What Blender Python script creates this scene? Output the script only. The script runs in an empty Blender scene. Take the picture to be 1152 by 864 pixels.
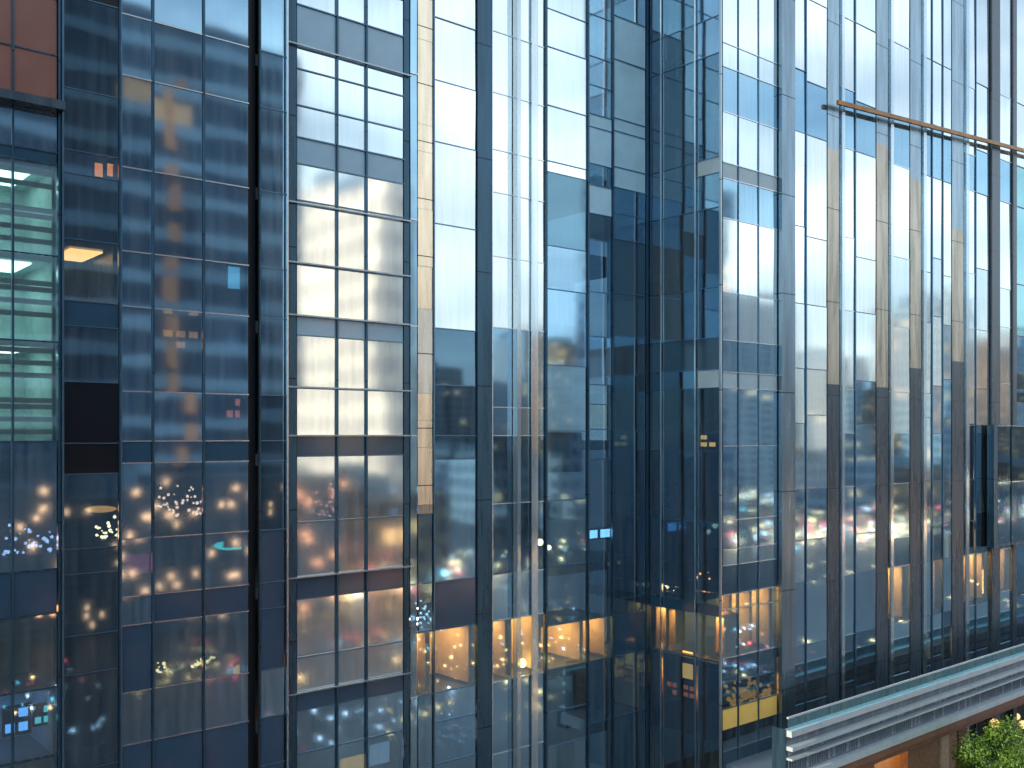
import bpy, math, random
from mathutils import Vector, noise
R = math.radians
rnd = random.Random(7)
C = bpy.context.scene.collection
SC = bpy.context.scene
CAMZ = 22.0
FPX, HOR = 1113.0, 490.0            # focal length and horizon row, in photo pixels (1152 wide)
SU, CU = 0.6435, 0.7655             # sine and cosine of the camera heading

# ------------------------------------------------------------------ camera
cam = bpy.data.cameras.new('camera'); camo = bpy.data.objects.new('camera', cam); C.objects.link(camo)
cam.sensor_width = 36.0; cam.lens = FPX / 1152 * 36.0
cam.shift_y = (HOR - 432) / 1152
cam.clip_start = 0.2; cam.clip_end = 6000
camo.location = (0, 0, CAMZ); camo.rotation_euler = (R(90), 0, -math.atan2(SU, CU))
SC.camera = camo

# ------------------------------------------------------------------ light
SUN_EL = 13.0
sx, sy = -0.9985, 0.055             # direction towards the sun, on the ground
w = bpy.data.worlds.new('World'); SC.world = w; w.use_nodes = True
nt = w.node_tree; N = nt.nodes; L = nt.links
bg = N['Background']
sky = N.new('ShaderNodeTexSky'); sky.sky_type = 'NISHITA'; sky.sun_disc = False
sky.sun_elevation = R(SUN_EL); sky.sun_rotation = math.atan2(sx, sy)
sky.altitude = 50; sky.air_density = 1.0; sky.dust_density = 2.6; sky.ozone_density = 2.5
tc = N.new('ShaderNodeTexCoord')
mp = N.new('ShaderNodeMapping'); mp.inputs['Scale'].default_value = (1.0, 1.0, 3.4)
nz = N.new('ShaderNodeTexNoise'); nz.inputs['Scale'].default_value = 2.3; nz.inputs['Detail'].default_value = 7; nz.inputs['Roughness'].default_value = 0.55
cr = N.new('ShaderNodeValToRGB'); cr.color_ramp.elements[0].position = 0.30; cr.color_ramp.elements[1].position = 0.64
mx = N.new('ShaderNodeMixRGB'); mx.blend_type = 'MIX'
mx.inputs[2].default_value = (8.8, 9.6, 9.9, 1)     # sunlit thin cloud
L.new(tc.outputs['Generated'], mp.inputs[0]); L.new(mp.outputs[0], nz.inputs['Vector'])
L.new(nz.outputs['Fac'], cr.inputs[0]); L.new(cr.outputs[0], mx.inputs[0]); L.new(sky.outputs[0], mx.inputs[1])
L.new(mx.outputs[0], bg.inputs[0]); bg.inputs[1].default_value = 0.12
sl = bpy.data.lights.new('sun', 'SUN'); sl.energy = 4.2; sl.angle = R(0.53); sl.color = (1.0, 0.80, 0.58)
so = bpy.data.objects.new('sun', sl); C.objects.link(so)
so.rotation_euler = Vector((sx * math.cos(R(SUN_EL)), sy * math.cos(R(SUN_EL)), math.sin(R(SUN_EL)))).to_track_quat('Z', 'Y').to_euler()
SC.view_settings.view_transform = 'Standard'; SC.view_settings.look = 'None'
SC.view_settings.exposure = 0.8; SC.view_settings.gamma = 1.0
SC.render.engine = 'CYCLES'
cy = SC.cycles
cy.use_denoising = True
try: cy.denoiser = 'OPENIMAGEDENOISE'
except Exception: pass
cy.max_bounces = 9; cy.glossy_bounces = 4; cy.transparent_max_bounces = 14; cy.diffuse_bounces = 3
cy.transmission_bounces = 4; cy.caustics_reflective = False; cy.caustics_refractive = False
cy.sample_clamp_indirect = 6.0; cy.blur_glossy = 0.3

# ------------------------------------------------------------------ materials
def newmat(name):
    m = bpy.data.materials.new(name); m.use_nodes = True
    nt = m.node_tree
    return m, nt.nodes, nt.links
def pbr(name, col, rough=0.5, metal=0.0, var=0.12, scale=3.0, bump=0.0, spec=0.5):
    m, n, l = newmat(name); b = n['Principled BSDF']
    b.inputs['Roughness'].default_value = rough; b.inputs['Metallic'].default_value = metal
    b.inputs['Specular IOR Level'].default_value = spec
    t = n.new('ShaderNodeTexCoord'); z = n.new('ShaderNodeTexNoise'); z.inputs['Scale'].default_value = scale; z.inputs['Detail'].default_value = 5
    r = n.new('ShaderNodeValToRGB')
    r.color_ramp.elements[0].position = 0.3; r.color_ramp.elements[1].position = 0.7
    r.color_ramp.elements[0].color = tuple(c * (1 - var) for c in col) + (1,)
    r.color_ramp.elements[1].color = tuple(min(1, c * (1 + var)) for c in col) + (1,)
    l.new(t.outputs['Object'], z.inputs['Vector']); l.new(z.outputs['Fac'], r.inputs[0]); l.new(r.outputs[0], b.inputs['Base Color'])
    if bump:
        bp = n.new('ShaderNodeBump'); bp.inputs['Strength'].default_value = bump; bp.inputs['Distance'].default_value = 0.02
        l.new(z.outputs['Fac'], bp.inputs['Height']); l.new(bp.outputs[0], b.inputs['Normal'])
    return m
def emit(name, col, s):
    m, n, l = newmat(name); n.remove(n['Principled BSDF'])
    e = n.new('ShaderNodeEmission'); e.inputs[0].default_value = tuple(col) + (1,); e.inputs[1].default_value = s
    l.new(e.outputs[0], n['Material Output'].inputs[0]); return m
def glass(name, refl, rtint, ttint, rough=0.02, wave=0.05, spread=0.12, dust=0.17):
    """coated facade glass: a mirror coat of reflectance refl over clear tinted glass, slightly wavy, each pane a little different"""
    m, n, l = newmat(name); n.remove(n['Principled BSDF'])
    g = n.new('ShaderNodeBsdfGlossy'); g.inputs['Color'].default_value = tuple(rtint) + (1,); g.inputs['Roughness'].default_value = rough
    t = n.new('ShaderNodeBsdfTransparent'); t.inputs['Color'].default_value = tuple(ttint) + (1,)
    lw = n.new('ShaderNodeLayerWeight'); lw.inputs['Blend'].default_value = 0.25
    oi = n.new('ShaderNodeObjectInfo')
    a = n.new('ShaderNodeMath'); a.operation = 'MULTIPLY_ADD'; a.inputs[1].default_value = spread * 2; a.inputs[2].default_value = refl - spread
    l.new(oi.outputs['Random'], a.inputs[0])
    b = n.new('ShaderNodeMath'); b.operation = 'MULTIPLY_ADD'; b.inputs[1].default_value = 0.35; b.use_clamp = True
    l.new(lw.outputs['Fresnel'], b.inputs[0]); l.new(a.outputs[0], b.inputs[2])
    mxs = n.new('ShaderNodeMixShader'); l.new(b.outputs[0], mxs.inputs[0]); l.new(t.outputs[0], mxs.inputs[1]); l.new(g.outputs[0], mxs.inputs[2])
    tcx = n.new('ShaderNodeNewGeometry'); z = n.new('ShaderNodeTexNoise'); z.inputs['Scale'].default_value = 0.55; z.inputs['Detail'].default_value = 1.5
    bp = n.new('ShaderNodeBump'); bp.inputs['Strength'].default_value = wave; bp.inputs['Distance'].default_value = 0.05
    l.new(tcx.outputs['Position'], z.inputs['Vector']); l.new(z.outputs['Fac'], bp.inputs['Height']); l.new(bp.outputs[0], g.inputs['Normal'])
    # thin film of dust, rain-streaked down the pane, also painting in a milky haze
    mpd = n.new('ShaderNodeMapping'); mpd.inputs['Scale'].default_value = (5.0, 5.0, 0.35); zd = n.new('ShaderNodeTexNoise'); zd.inputs['Scale'].default_value = 1.0; zd.inputs['Detail'].default_value = 6
    l.new(tcx.outputs['Position'], mpd.inputs[0]); l.new(mpd.outputs[0], zd.inputs['Vector'])
    rd = n.new('ShaderNodeMapRange'); rd.inputs['From Min'].default_value = 0.38; rd.inputs['From Max'].default_value = 0.75; rd.inputs['To Min'].default_value = 0.02; rd.inputs['To Max'].default_value = dust
    l.new(zd.outputs['Fac'], rd.inputs['Value'])
    df = n.new('ShaderNodeBsdfDiffuse'); df.inputs['Color'].default_value = (0.50, 0.60, 0.68, 1)
    m2 = n.new('ShaderNodeMixShader'); l.new(rd.outputs[0], m2.inputs[0]); l.new(mxs.outputs[0], m2.inputs[1]); l.new(df.outputs[0], m2.inputs[2])
    l.new(m2.outputs[0], n['Material Output'].inputs[0]); return m
M = {}
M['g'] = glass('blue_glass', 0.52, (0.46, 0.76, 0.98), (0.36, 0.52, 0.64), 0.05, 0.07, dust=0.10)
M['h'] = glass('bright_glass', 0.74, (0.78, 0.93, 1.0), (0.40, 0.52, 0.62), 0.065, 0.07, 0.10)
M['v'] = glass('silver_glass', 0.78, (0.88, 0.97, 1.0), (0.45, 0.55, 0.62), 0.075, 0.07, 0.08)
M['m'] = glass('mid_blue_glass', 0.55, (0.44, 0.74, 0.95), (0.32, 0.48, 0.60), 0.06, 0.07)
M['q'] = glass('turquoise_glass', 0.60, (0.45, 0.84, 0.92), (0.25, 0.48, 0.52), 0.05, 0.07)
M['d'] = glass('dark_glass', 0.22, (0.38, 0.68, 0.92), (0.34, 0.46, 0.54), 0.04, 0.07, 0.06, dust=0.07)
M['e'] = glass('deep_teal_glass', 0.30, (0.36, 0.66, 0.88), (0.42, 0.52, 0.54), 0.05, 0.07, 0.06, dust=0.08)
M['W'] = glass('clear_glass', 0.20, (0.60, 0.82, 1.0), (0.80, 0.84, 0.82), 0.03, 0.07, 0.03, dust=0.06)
M['inner'] = glass('ghost_reflection_glass', 0.42, (0.80, 0.94, 1.0), (0.62, 0.74, 0.82), 0.07, 0.06, 0.22)  # for the added panes that give ghosted double reflections
M['fin'] = glass('overlay_glass', 0.40, (0.86, 0.95, 1.0), (0.66, 0.76, 0.82), 0.10, 0.03, 0.08)
M['T'] = M['W']; M['S'] = M['W']
def coated(name, col, rough, wave, spec):
    m = pbr(name, col, rough, 0, 0.15, 0.7, 0, spec); return m
M['s'] = coated('navy_spandrel', (0.016, 0.055, 0.105), 0.12, 0, 0.7)
M['b'] = coated('steel_blue_spandrel', (0.20, 0.37, 0.52), 0.14, 0, 0.8)
M['B'] = coated('azure_spandrel', (0.36, 0.62, 0.80), 0.2, 0, 0.6)
M['p'] = coated('pale_spandrel', (0.34, 0.47, 0.56), 0.25, 0, 0.5)
M['k'] = coated('black_panel', (0.006, 0.008, 0.012), 0.15, 0, 0.35)
M['r'] = coated('terracotta_panel', (0.19, 0.085, 0.07), 0.25, 0, 0.6)
def metal(name, col, rough, metal=0.8, var=0.14, joint=3.95, off=0.0):
    """metal cladding: vertical grain, faint stains, a dark joint every storey"""
    m, n, l = newmat(name); b = n['Principled BSDF']; b.inputs['Metallic'].default_value = metal
    g = n.new('ShaderNodeNewGeometry'); mp = n.new('ShaderNodeMapping'); mp.inputs['Scale'].default_value = (4, 4, 0.4)
    z = n.new('ShaderNodeTexNoise'); z.inputs['Scale'].default_value = 1.0; z.inputs['Detail'].default_value = 6
    l.new(g.outputs['Position'], mp.inputs[0]); l.new(mp.outputs[0], z.inputs['Vector'])
    r = n.new('ShaderNodeValToRGB'); r.color_ramp.elements[0].position = .3; r.color_ramp.elements[1].position = .72
    r.color_ramp.elements[0].color = tuple(c * (1 - 2 * var) for c in col) + (1,); r.color_ramp.elements[1].color = tuple(min(1, c * (1 + var)) for c in col) + (1,)
    l.new(z.outputs['Fac'], r.inputs[0])
    sp = n.new('ShaderNodeSeparateXYZ'); l.new(g.outputs['Position'], sp.inputs[0])
    a = n.new('ShaderNodeMath'); a.operation = 'MULTIPLY_ADD'; a.inputs[1].default_value = 1 / joint; a.inputs[2].default_value = off; l.new(sp.outputs[2], a.inputs[0])
    f = n.new('ShaderNodeMath'); f.operation = 'FRACT'; l.new(a.outputs[0], f.inputs[0])
    c = n.new('ShaderNodeMath'); c.operation = 'LESS_THAN'; c.inputs[1].default_value = 0.03 / joint; l.new(f.outputs[0], c.inputs[0])
    mc = n.new('ShaderNodeMixRGB'); mc.inputs[2].default_value = (.01, .012, .015, 1); l.new(c.outputs[0], mc.inputs[0]); l.new(r.outputs[0], mc.inputs[1])
    l.new(mc.outputs[0], b.inputs['Base Color'])
    q = n.new('ShaderNodeMapRange'); q.inputs['To Min'].default_value = rough * .75; q.inputs['To Max'].default_value = rough * 1.5; l.new(z.outputs['Fac'], q.inputs['Value']); l.new(q.outputs[0], b.inputs['Roughness'])
    return m
M['alu'] = pbr('bright_aluminium', (0.55, 0.62, 0.68), 0.25, 1.0, 0.08)
M['dark'] = metal('dark_blue_aluminium', (0.045, 0.105, 0.165), 0.25, 0.7)
M['blue'] = pbr('blue_anodised_aluminium', (0.10, 0.20, 0.31), 0.25, 0.8, 0.1)
M['black'] = pbr('black_aluminium', (0.010, 0.013, 0.018), 0.35, 0.2, 0.1)
M['champ'] = metal('champagne_metal', (0.84, 0.74, 0.58), 0.25, 1.0, .14, 1.9, .3)
M['champ2'] = metal('pale_champagne_metal', (0.62, 0.63, 0.60), 0.25, 1.0, .14, 1.9)
M['bronze'] = metal('dark_bronze', (0.05, 0.08, 0.115), 0.25, 0.35)
M['gold'] = pbr('bronze_gold_rail', (0.26, 0.13, 0.05), 0.4, 0.8, 0.3, 1.5)
M['bluefin'] = metal('blue_grey_metal', (0.27, 0.38, 0.47), 0.25, .9)
M['tan'] = metal('tan_metal', (0.42, 0.385, 0.33), 0.25, .9, .22)
M['steel2'] = metal('light_steel', (0.38, 0.47, 0.54), 0.3, .9)
M['steel'] = metal('slate_metal', (0.20, 0.29, 0.37), 0.22, .9)
M['slab'] = pbr('concrete_slab', (0.09, 0.10, 0.11), 0.8)
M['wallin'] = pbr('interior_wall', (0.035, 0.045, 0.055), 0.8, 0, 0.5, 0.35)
M['cream'] = pbr('cream_plaster', (0.62, 0.50, 0.34), 0.8, 0, 0.10)
M['tealroom'] = pbr('pale_green_wall', (0.50, 0.64, 0.63), 0.7, 0, 0.15)
M['greyroom'] = pbr('grey_partition', (0.32, 0.34, 0.36), 0.7, 0, 0.15)
M['blind'] = pbr('roller_blind_fabric', (0.36, 0.40, 0.44), 0.9, 0, 0.06, 20)
M['slat'] = pbr('blind_slat', (0.35, 0.48, 0.46), 0.6)
M['warm'] = emit('warm_light', (1.0, 0.52, 0.15), 10.0)
M['warmdim'] = emit('dim_warm_light', (1.0, 0.58, 0.22), 1.5)
M['tealight'] = emit('teal_light', (0.58, 1.0, 0.93), 2.8)
M['orange'] = emit('orange_light', (1.0, 0.30, 0.08), 2.2)
M['bulb'] = emit('bulb', (1.0, 0.78, 0.42), 14.0)
M['warmbig'] = emit('strong_warm_light', (1.0, 0.52, 0.16), 24)
M['bluelight'] = emit('blue_light', (0.15, 0.45, 1.0), 2.5)
M['cool'] = emit('cool_light', (0.75, 0.88, 1.0), 3.0)

# ------------------------------------------------------------------ mesh helpers
class MB:
    def __init__(s): s.v = []; s.f = []; s.mi = []; s.cur = 0
    def hexa(s, p):                                   # eight corners: bottom four then top four, counter-clockwise
        o = len(s.v); s.v += [tuple(q) for q in p]
        for q in ((0, 3, 2, 1), (4, 5, 6, 7), (0, 1, 5, 4), (1, 2, 6, 5), (2, 3, 7, 6), (3, 0, 4, 7)):
            s.f.append(tuple(o + i for i in q)); s.mi.append(s.cur)
    def box(s, x0, x1, y0, y1, z0, z1):
        x0, x1 = min(x0, x1), max(x0, x1); y0, y1 = min(y0, y1), max(y0, y1); z0, z1 = min(z0, z1), max(z0, z1)
        s.hexa([(x0, y0, z0), (x1, y0, z0), (x1, y1, z0), (x0, y1, z0), (x0, y0, z1), (x1, y0, z1), (x1, y1, z1), (x0, y1, z1)])
    def ball(s, c, r, nu=10, nv=6, sz=1.0):
        o = len(s.v)
        for j in range(nv + 1):
            t = math.pi * j / nv
            for i in range(nu):
                a = 2 * math.pi * i / nu
                s.v.append((c[0] + r * math.sin(t) * math.cos(a), c[1] + r * math.sin(t) * math.sin(a), c[2] + r * sz * math.cos(t)))
        for j in range(nv):
            for i in range(nu):
                s.f.append((o + j * nu + i, o + (j + 1) * nu + i, o + (j + 1) * nu + (i + 1) % nu, o + j * nu + (i + 1) % nu)); s.mi.append(s.cur)
    def tube(s, pts, rad, n=8):
        o = len(s.v)
        for k, p in enumerate(pts):
            p = Vector(p); d = (Vector(pts[min(k + 1, len(pts) - 1)]) - Vector(pts[max(k - 1, 0)])).normalized()
            a = d.orthogonal().normalized(); b = d.cross(a); r = rad[k] if isinstance(rad, (list, tuple)) else rad
            for i in range(n):
                t = 2 * math.pi * i / n; s.v.append(tuple(p + (a * math.cos(t) + b * math.sin(t)) * r))
        for k in range(len(pts) - 1):
            for i in range(n):
                s.f.append((o + k * n + i, o + k * n + (i + 1) % n, o + (k + 1) * n + (i + 1) % n, o + (k + 1) * n + i)); s.mi.append(s.cur)
        s.f.append(tuple(o + i for i in range(n))[::-1]); s.mi.append(s.cur)
        s.f.append(tuple(o + (len(pts) - 1) * n + i for i in range(n))); s.mi.append(s.cur)
    def build(s, name, mat, parent=None, smooth=False):
        base = Vector((0, 0, 0)); p = parent
        while p is not None: base += Vector(p.location); p = p.parent
        # origin of every mesh at its own lowest centre
        xs = [q[0] for q in s.v]; ys = [q[1] for q in s.v]; zs = [q[2] for q in s.v]
        org = Vector(((min(xs) + max(xs)) / 2, (min(ys) + max(ys)) / 2, min(zs)))
        me = bpy.data.meshes.new(name); me.from_pydata([tuple(Vector(q) - org) for q in s.v], [], s.f)
        mats = mat if isinstance(mat, (list, tuple)) else [mat]
        for m_ in mats: me.materials.append(m_)
        if len(mats) > 1: me.polygons.foreach_set('material_index', s.mi)
        if smooth: me.polygons.foreach_set('use_smooth', [True] * len(s.f))
        me.update()
        o = bpy.data.objects.new(name, me); C.objects.link(o); o.location = org - base
        if parent is not None: o.parent = parent
        return o
def tag(o, label=None, cat=None, group=None, kind=None):
    if label: o['label'] = label
    if cat: o['category'] = cat
    if group: o['group'] = group
    if kind: o['kind'] = kind
    return o
def thing(name, loc, label, cat, group=None):
    o = bpy.data.objects.new(name, None); C.objects.link(o); o.location = loc; o.empty_display_size = 0.3
    return tag(o, label, cat, group)
def ray(px):
    a = (px - 576) / FPX
    return SU + CU * a, CU - SU * a                    # X and Y per metre of depth
def xat(px, P):                                        # X where the column px meets the plane Y = P
    X, Y = ray(px); return P * X / Y
def zat(px, y, P):
    X, Y = ray(px); return CAMZ + (HOR - y) / FPX * P / Y

class Face:                                            # a facade plane: 'A' faces -Y, 'B' faces -X
    def __init__(s, kind, P): s.kind = kind; s.P = P
    def u(s, px):
        X, Y = ray(px)
        return s.P * X / Y if s.kind == 'A' else s.P * Y / X
    def box(s, mb, u0, u1, d0, d1, z0, z1):            # d counts outwards from the plane
        if s.kind == 'A': mb.box(u0, u1, s.P - d0, s.P - d1, z0, z1)
        else: mb.box(s.P - d0, s.P - d1, u0, u1, z0, z1)
    def pane(s, mb, u0, u1, z0, z1, tu, tz, th=0.024):
        if u0 > u1: u0, u1 = u1, u0
        uc, zc = (u0 + u1) / 2, (z0 + z1) / 2; p = []
        for z in (z0, z1):
            for (u, d) in ((u0, th), (u1, th), (u1, 0), (u0, 0)):
                dd = d + tu * (u - uc) + tz * (z - zc)
                p.append((u, s.P - dd, z) if s.kind == 'A' else (s.P - dd, u, z))
        if s.kind == 'B': p = [p[i] for i in (1, 0, 3, 2, 5, 4, 7, 6)]
        mb.hexa(p)

WINDOW_KINDS = set('ghvmqdeWTS')
def column(tower, F, px0, px1, rows, types, cap='alu', tilt=0.0036, blind=0.16, capd=0.05, caph=0.035, room=None, ghost=0.55):
    """one bay of a curtain wall: rows are heights relative to the eye, top first; types name what fills the gap below each row"""
    u0, u1 = F.u(px0), F.u(px1)
    if u0 > u1: u0, u1 = u1, u0
    for i, t in enumerate(types):
        z1, z0 = rows[i] + CAMZ, rows[i + 1] + CAMZ
        mb = MB(); F.pane(mb, u0 + 0.012, u1 - 0.012, z0 + 0.012, z1 - 0.012, rnd.gauss(0, tilt), rnd.gauss(0, tilt))
        win = t in WINDOW_KINDS
        o = mb.build('window' if win else 'spandrel', M[t], tower)
        tb = MB(); F.box(tb, u0 - 0.01, u1 + 0.01, 0.03, capd + rnd.uniform(0, 0.004), z1 - caph / 2, z1 + caph / 2)
        tb.build('transom', M[cap], o)
        if win and t in 'ghmde' and z1 - z0 > 0.9 and rnd.random() < blind:
            k = rnd.choice((0.3, 0.45, 0.6, 0.75)); bl = MB()
            ua, ub = u0 + 0.05, u1 - 0.05
            if rnd.random() < 0.35: ua, ub = (u0 + 0.05, (u0 + u1) / 2) if rnd.random() < 0.5 else ((u0 + u1) / 2, u1 - 0.05)
            F.box(bl, ua, ub, -0.20, -0.194, z1 - (z1 - z0) * k, z1 - 0.05)
            bl.build('blind', M['blind'], o)
        if win and t in 'ghvmqe' and rnd.random() < ghost:           # second pane added behind, often partial, for ghosted double reflections
            ig = MB(); a_, b_ = rnd.choice(((0.0, 1.0), (0.0, 0.45), (0.5, 1.0), (0.3, 0.75), (0.0, 0.7)))
            c_, e_ = rnd.choice(((0.0, 1.0), (0.0, 1.0), (0.0, 0.55), (0.4, 1.0)))
            F.pane(ig, u0 + 0.03 + a_ * (u1 - u0 - .06), u0 + 0.03 + b_ * (u1 - u0 - .06), z0 + 0.03 + c_ * (z1 - z0 - .06), z0 + 0.03 + e_ * (z1 - z0 - .06), rnd.gauss(0, .006), rnd.gauss(0, .006), -0.02)
            for k_ in range(len(ig.v)):
                q = ig.v[k_]; ig.v[k_] = (q[0], q[1] + 0.09, q[2]) if F.kind == 'A' else (q[0] + 0.09, q[1], q[2])
            ig.build('ghost_pane', M['inner'], o)
        if room and t in room: room[t](tower, F, u0, u1, z0, z1, o)
def mullion(tower, F, px, wpx_m, d, mat, z0=-22.0, z1=40, name='mullion'):
    u = F.u(px); mb = MB(); F.box(mb, u - wpx_m / 2, u + wpx_m / 2, -0.06, d, z0 + CAMZ, z1 + CAMZ)
    return mb.build(name, M[mat], tower)
def pier(tower, F, px0, px1, d, mat, z0=-22.0, z1=40, name='pier', back=-0.3):
    u0, u1 = F.u(px0), F.u(px1); mb = MB(); F.box(mb, u0, u1, back, d, z0 + CAMZ, z1 + CAMZ)
    return mb.build(name, M[mat], tower)
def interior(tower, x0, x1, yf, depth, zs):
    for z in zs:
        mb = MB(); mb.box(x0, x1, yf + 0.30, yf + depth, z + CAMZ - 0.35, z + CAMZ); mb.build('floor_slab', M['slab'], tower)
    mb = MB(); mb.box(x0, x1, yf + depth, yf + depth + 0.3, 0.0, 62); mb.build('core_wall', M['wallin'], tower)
def lit_room(wall, light, depth=3.0, frac=0.5, strength_at='ceiling'):
    def f(tower, F, u0, u1, z0, z1, win):
        mb = MB()
        F.box(mb, u0, u1, -depth, -depth - 0.1, z0, z1)                    # back wall
        F.box(mb, u0, u0 + 0.04, -0.32, -depth, z0, z1); F.box(mb, u1 - 0.04, u1, -0.32, -depth, z0, z1)
        F.box(mb, u0 + 0.05, u1 - 0.05, -0.32, -depth + 0.01, z1 - 0.12, z1 - 0.06)
        rm = mb.build('room', M[wall], tower)
        lb = MB(); F.box(lb, u0 + 0.25 * (u1 - u0), u1 - 0.15 * (u1 - u0), -0.6, -depth * 0.8, z1 - 0.17, z1 - 0.13)
        lb.build('ceiling_light', M[light], rm)
    return f
def lit_blinds(tower, F, u0, u1, z0, z1, win):
    lit_room('tealroom', 'tealight', 3.0)(tower, F, u0, u1, z0, z1, win)
    mb = MB(); n = int((z1 - z0) / 0.16)
    for k in range(n):
        if (k * 7 + int(z0 * 3)) % 9 in (0, 1, 2, 5): F.box(mb, u0 + 0.04, u1 - 0.04, -0.16, -0.20, z1 - k * 0.16 - 0.13, z1 - k * 0.16)
    if mb.v: mb.build('blind', M['slat'], win)

# ------------------------------------------------------------------ ground
mb = MB(); mb.box(-1500, 1500, -1500, 1500, -0.5, 0.0)
tag(mb.build('ground', pbr('asphalt_ground', (0.032, 0.042, 0.056), 0.4, 0, 0.4, 0.03)), kind='structure')
mb = MB(); mb.box(-400, 900, -1, 14, 0.0, 0.004); mb.box(-400, 900, -160, -146, 0.0, 0.004)
for x in (70, 215, 330, 470): mb.box(x, x + 12, -500, -1.01, 0.0, 0.0035)
tag(mb.build('road', pbr('road_asphalt', (0.04, 0.045, 0.052), 0.45, 0, 0.25, 0.1)), kind='structure')

# ------------------------------------------------------------------ towers
PA, PC = 27.0, 23.4
XB = 29.9
FA, FC, FB = Face('A', PA), Face('A', PC), Face('B', XB)
STO = [-20.3 + 3.95 * k for k in range(12)]

# left building: dark bays with teal lit floors
TL = thing('dark_tower', (xat(40, PA), PA, 0), 'dark glass tower at the left edge with teal lit windows and a black bay', 'building')
column(TL, FA, -90, 64, [20, 15, 11.2, 9.75, 8.55, 7.25, 6.95, 4.6, 2.4, -0.15, -3.42, -4.55, -6.45, -8.2, -11.5],
       'ggrrgsTTTgsWSW', cap='dark', blind=0, room={'T': lit_blinds, 'W': lit_room('greyroom', 'warm', 2.5), 'S': lit_room('greyroom', 'bluelight', 2.5)})
mb = MB(); FA.box(mb, FA.u(-90), FA.u(68), 0.02, 0.45, 8.28 + CAMZ, 8.5 + CAMZ); mb.build('ledge', M['bronze'], TL)
pier(TL, FA, 64.5, 67, 0.10, 'dark'); mullion(TL, FA, 69, 0.05, 0.16, 'blue')
mullion(TL, FA, 14, 0.05, 0.07, 'dark')
column(TL, FA, 71, 133, [20, 15, 11.4, 9.0, 7.4, 6.8, 5.1, 3.5, 2.85, 1.4, -0.2, -1.0, -2.95, -3.6, -5.2, -6.2, -8.7, -11.5],
       'dkddddWsdkkdddddd', cap='blue', blind=0, caph=0.025, room={'W': lit_room('bronze', 'warmdim', 3.0)})
mullion(TL, FA, 134, 0.05, 0.08, 'dark')
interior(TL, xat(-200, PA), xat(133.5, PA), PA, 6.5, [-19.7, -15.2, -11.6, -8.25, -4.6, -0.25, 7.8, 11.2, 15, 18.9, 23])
mb = MB(); mb.box(-45, xat(-90, PA) - 0.02, PA, PA + 20, 0, 62); mb.build('wall', M['s'], TL)

# main tower
TM = thing('glass_tower', (xat(300, PA), PA, 0), 'blue glass tower with a black vertical slot and a framed bay mirroring a sunlit building', 'building')
ZM = [22, 19, 15.2, 11.3, 9.66, 7.2, 4.95, 3.47, 1.19, -0.15, -0.74, -2.78, -4.33, -5.1, -6.9, -8.3, -9.7, -12.3]
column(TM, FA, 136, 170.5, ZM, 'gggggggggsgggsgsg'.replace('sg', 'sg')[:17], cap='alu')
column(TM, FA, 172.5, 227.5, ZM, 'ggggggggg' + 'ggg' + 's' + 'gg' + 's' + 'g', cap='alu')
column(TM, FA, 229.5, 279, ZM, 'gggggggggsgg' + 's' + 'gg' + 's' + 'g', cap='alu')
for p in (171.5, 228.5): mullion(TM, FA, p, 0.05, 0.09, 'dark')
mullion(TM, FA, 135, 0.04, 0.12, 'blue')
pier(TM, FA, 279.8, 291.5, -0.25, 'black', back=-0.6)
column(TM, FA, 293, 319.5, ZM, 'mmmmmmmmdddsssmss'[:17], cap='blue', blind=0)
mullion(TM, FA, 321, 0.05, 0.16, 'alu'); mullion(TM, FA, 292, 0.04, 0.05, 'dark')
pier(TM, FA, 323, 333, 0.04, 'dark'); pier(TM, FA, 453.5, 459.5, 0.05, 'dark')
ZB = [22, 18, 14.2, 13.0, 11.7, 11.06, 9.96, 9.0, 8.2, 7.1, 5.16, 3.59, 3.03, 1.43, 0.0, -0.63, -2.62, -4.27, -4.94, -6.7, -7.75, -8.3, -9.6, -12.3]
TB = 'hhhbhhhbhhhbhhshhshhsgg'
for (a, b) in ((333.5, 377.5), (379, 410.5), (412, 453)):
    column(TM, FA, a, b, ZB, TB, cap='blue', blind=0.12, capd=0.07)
for p in (378.2, 411.2): mullion(TM, FA, p, 0.055, 0.10, 'dark')
for z in (11.75, 7.0, 5.2, 3.62, 1.46, 0.0, -4.27, -7.75):        # deep sill rails across the framed bay
    mb = MB(); FA.box(mb, FA.u(322), FA.u(460), 0.09, 0.16, z + CAMZ - 0.022, z + CAMZ + 0.022); mb.build('sill_rail', M['steel2'], TM)
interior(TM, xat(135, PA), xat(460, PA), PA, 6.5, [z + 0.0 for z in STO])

# recessed middle tower
TN = thing('corner_tower', (xat(600, PA), PA, 0), 'pale reflective glass tower with a champagne pilaster ending at the inner corner', 'building')
column(TN, FA, 461, 469, [22, 15, 11.9, 7.1, 3.6, 0, -4.9, -8.6, -12.5], 'mmmmmmmm', blind=0)
zp = 22.0
while zp > -2.6:
    zq = max(-2.6, zp - rnd.choice((0.9, 1.4, 1.9, 2.8))); pier(TN, FA, 469.5, 486, 0.02 + rnd.uniform(0, .03), rnd.choice(('champ', 'champ', 'champ2', 'tan', 'champ')), z0=zq + .01, z1=zp, name='pilaster', back=-.12); zp = zq  # segment tones differ to imitate a broken warm reflection
column(TN, FA, 469.8, 485.7, [-2.6, -4.9, -6.5, -8.6, -11, -14], 'ggWgg', cap='blue', blind=0, room={'W': lit_room('cream', 'warm', 2.2)})
lr = {'W': lit_room('cream', 'warm', 2.2)}
column(TN, FA, 488.5, 534.5, [22, 17, 14, 11.9, 9.84, 7.1, 3.6, 1.7, 0, -0.8, -4.9, -6.5, -8.6, -9.6, -11, -13], 'vvvvvvdddgsWggg', cap='blue', room=lr)
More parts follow.
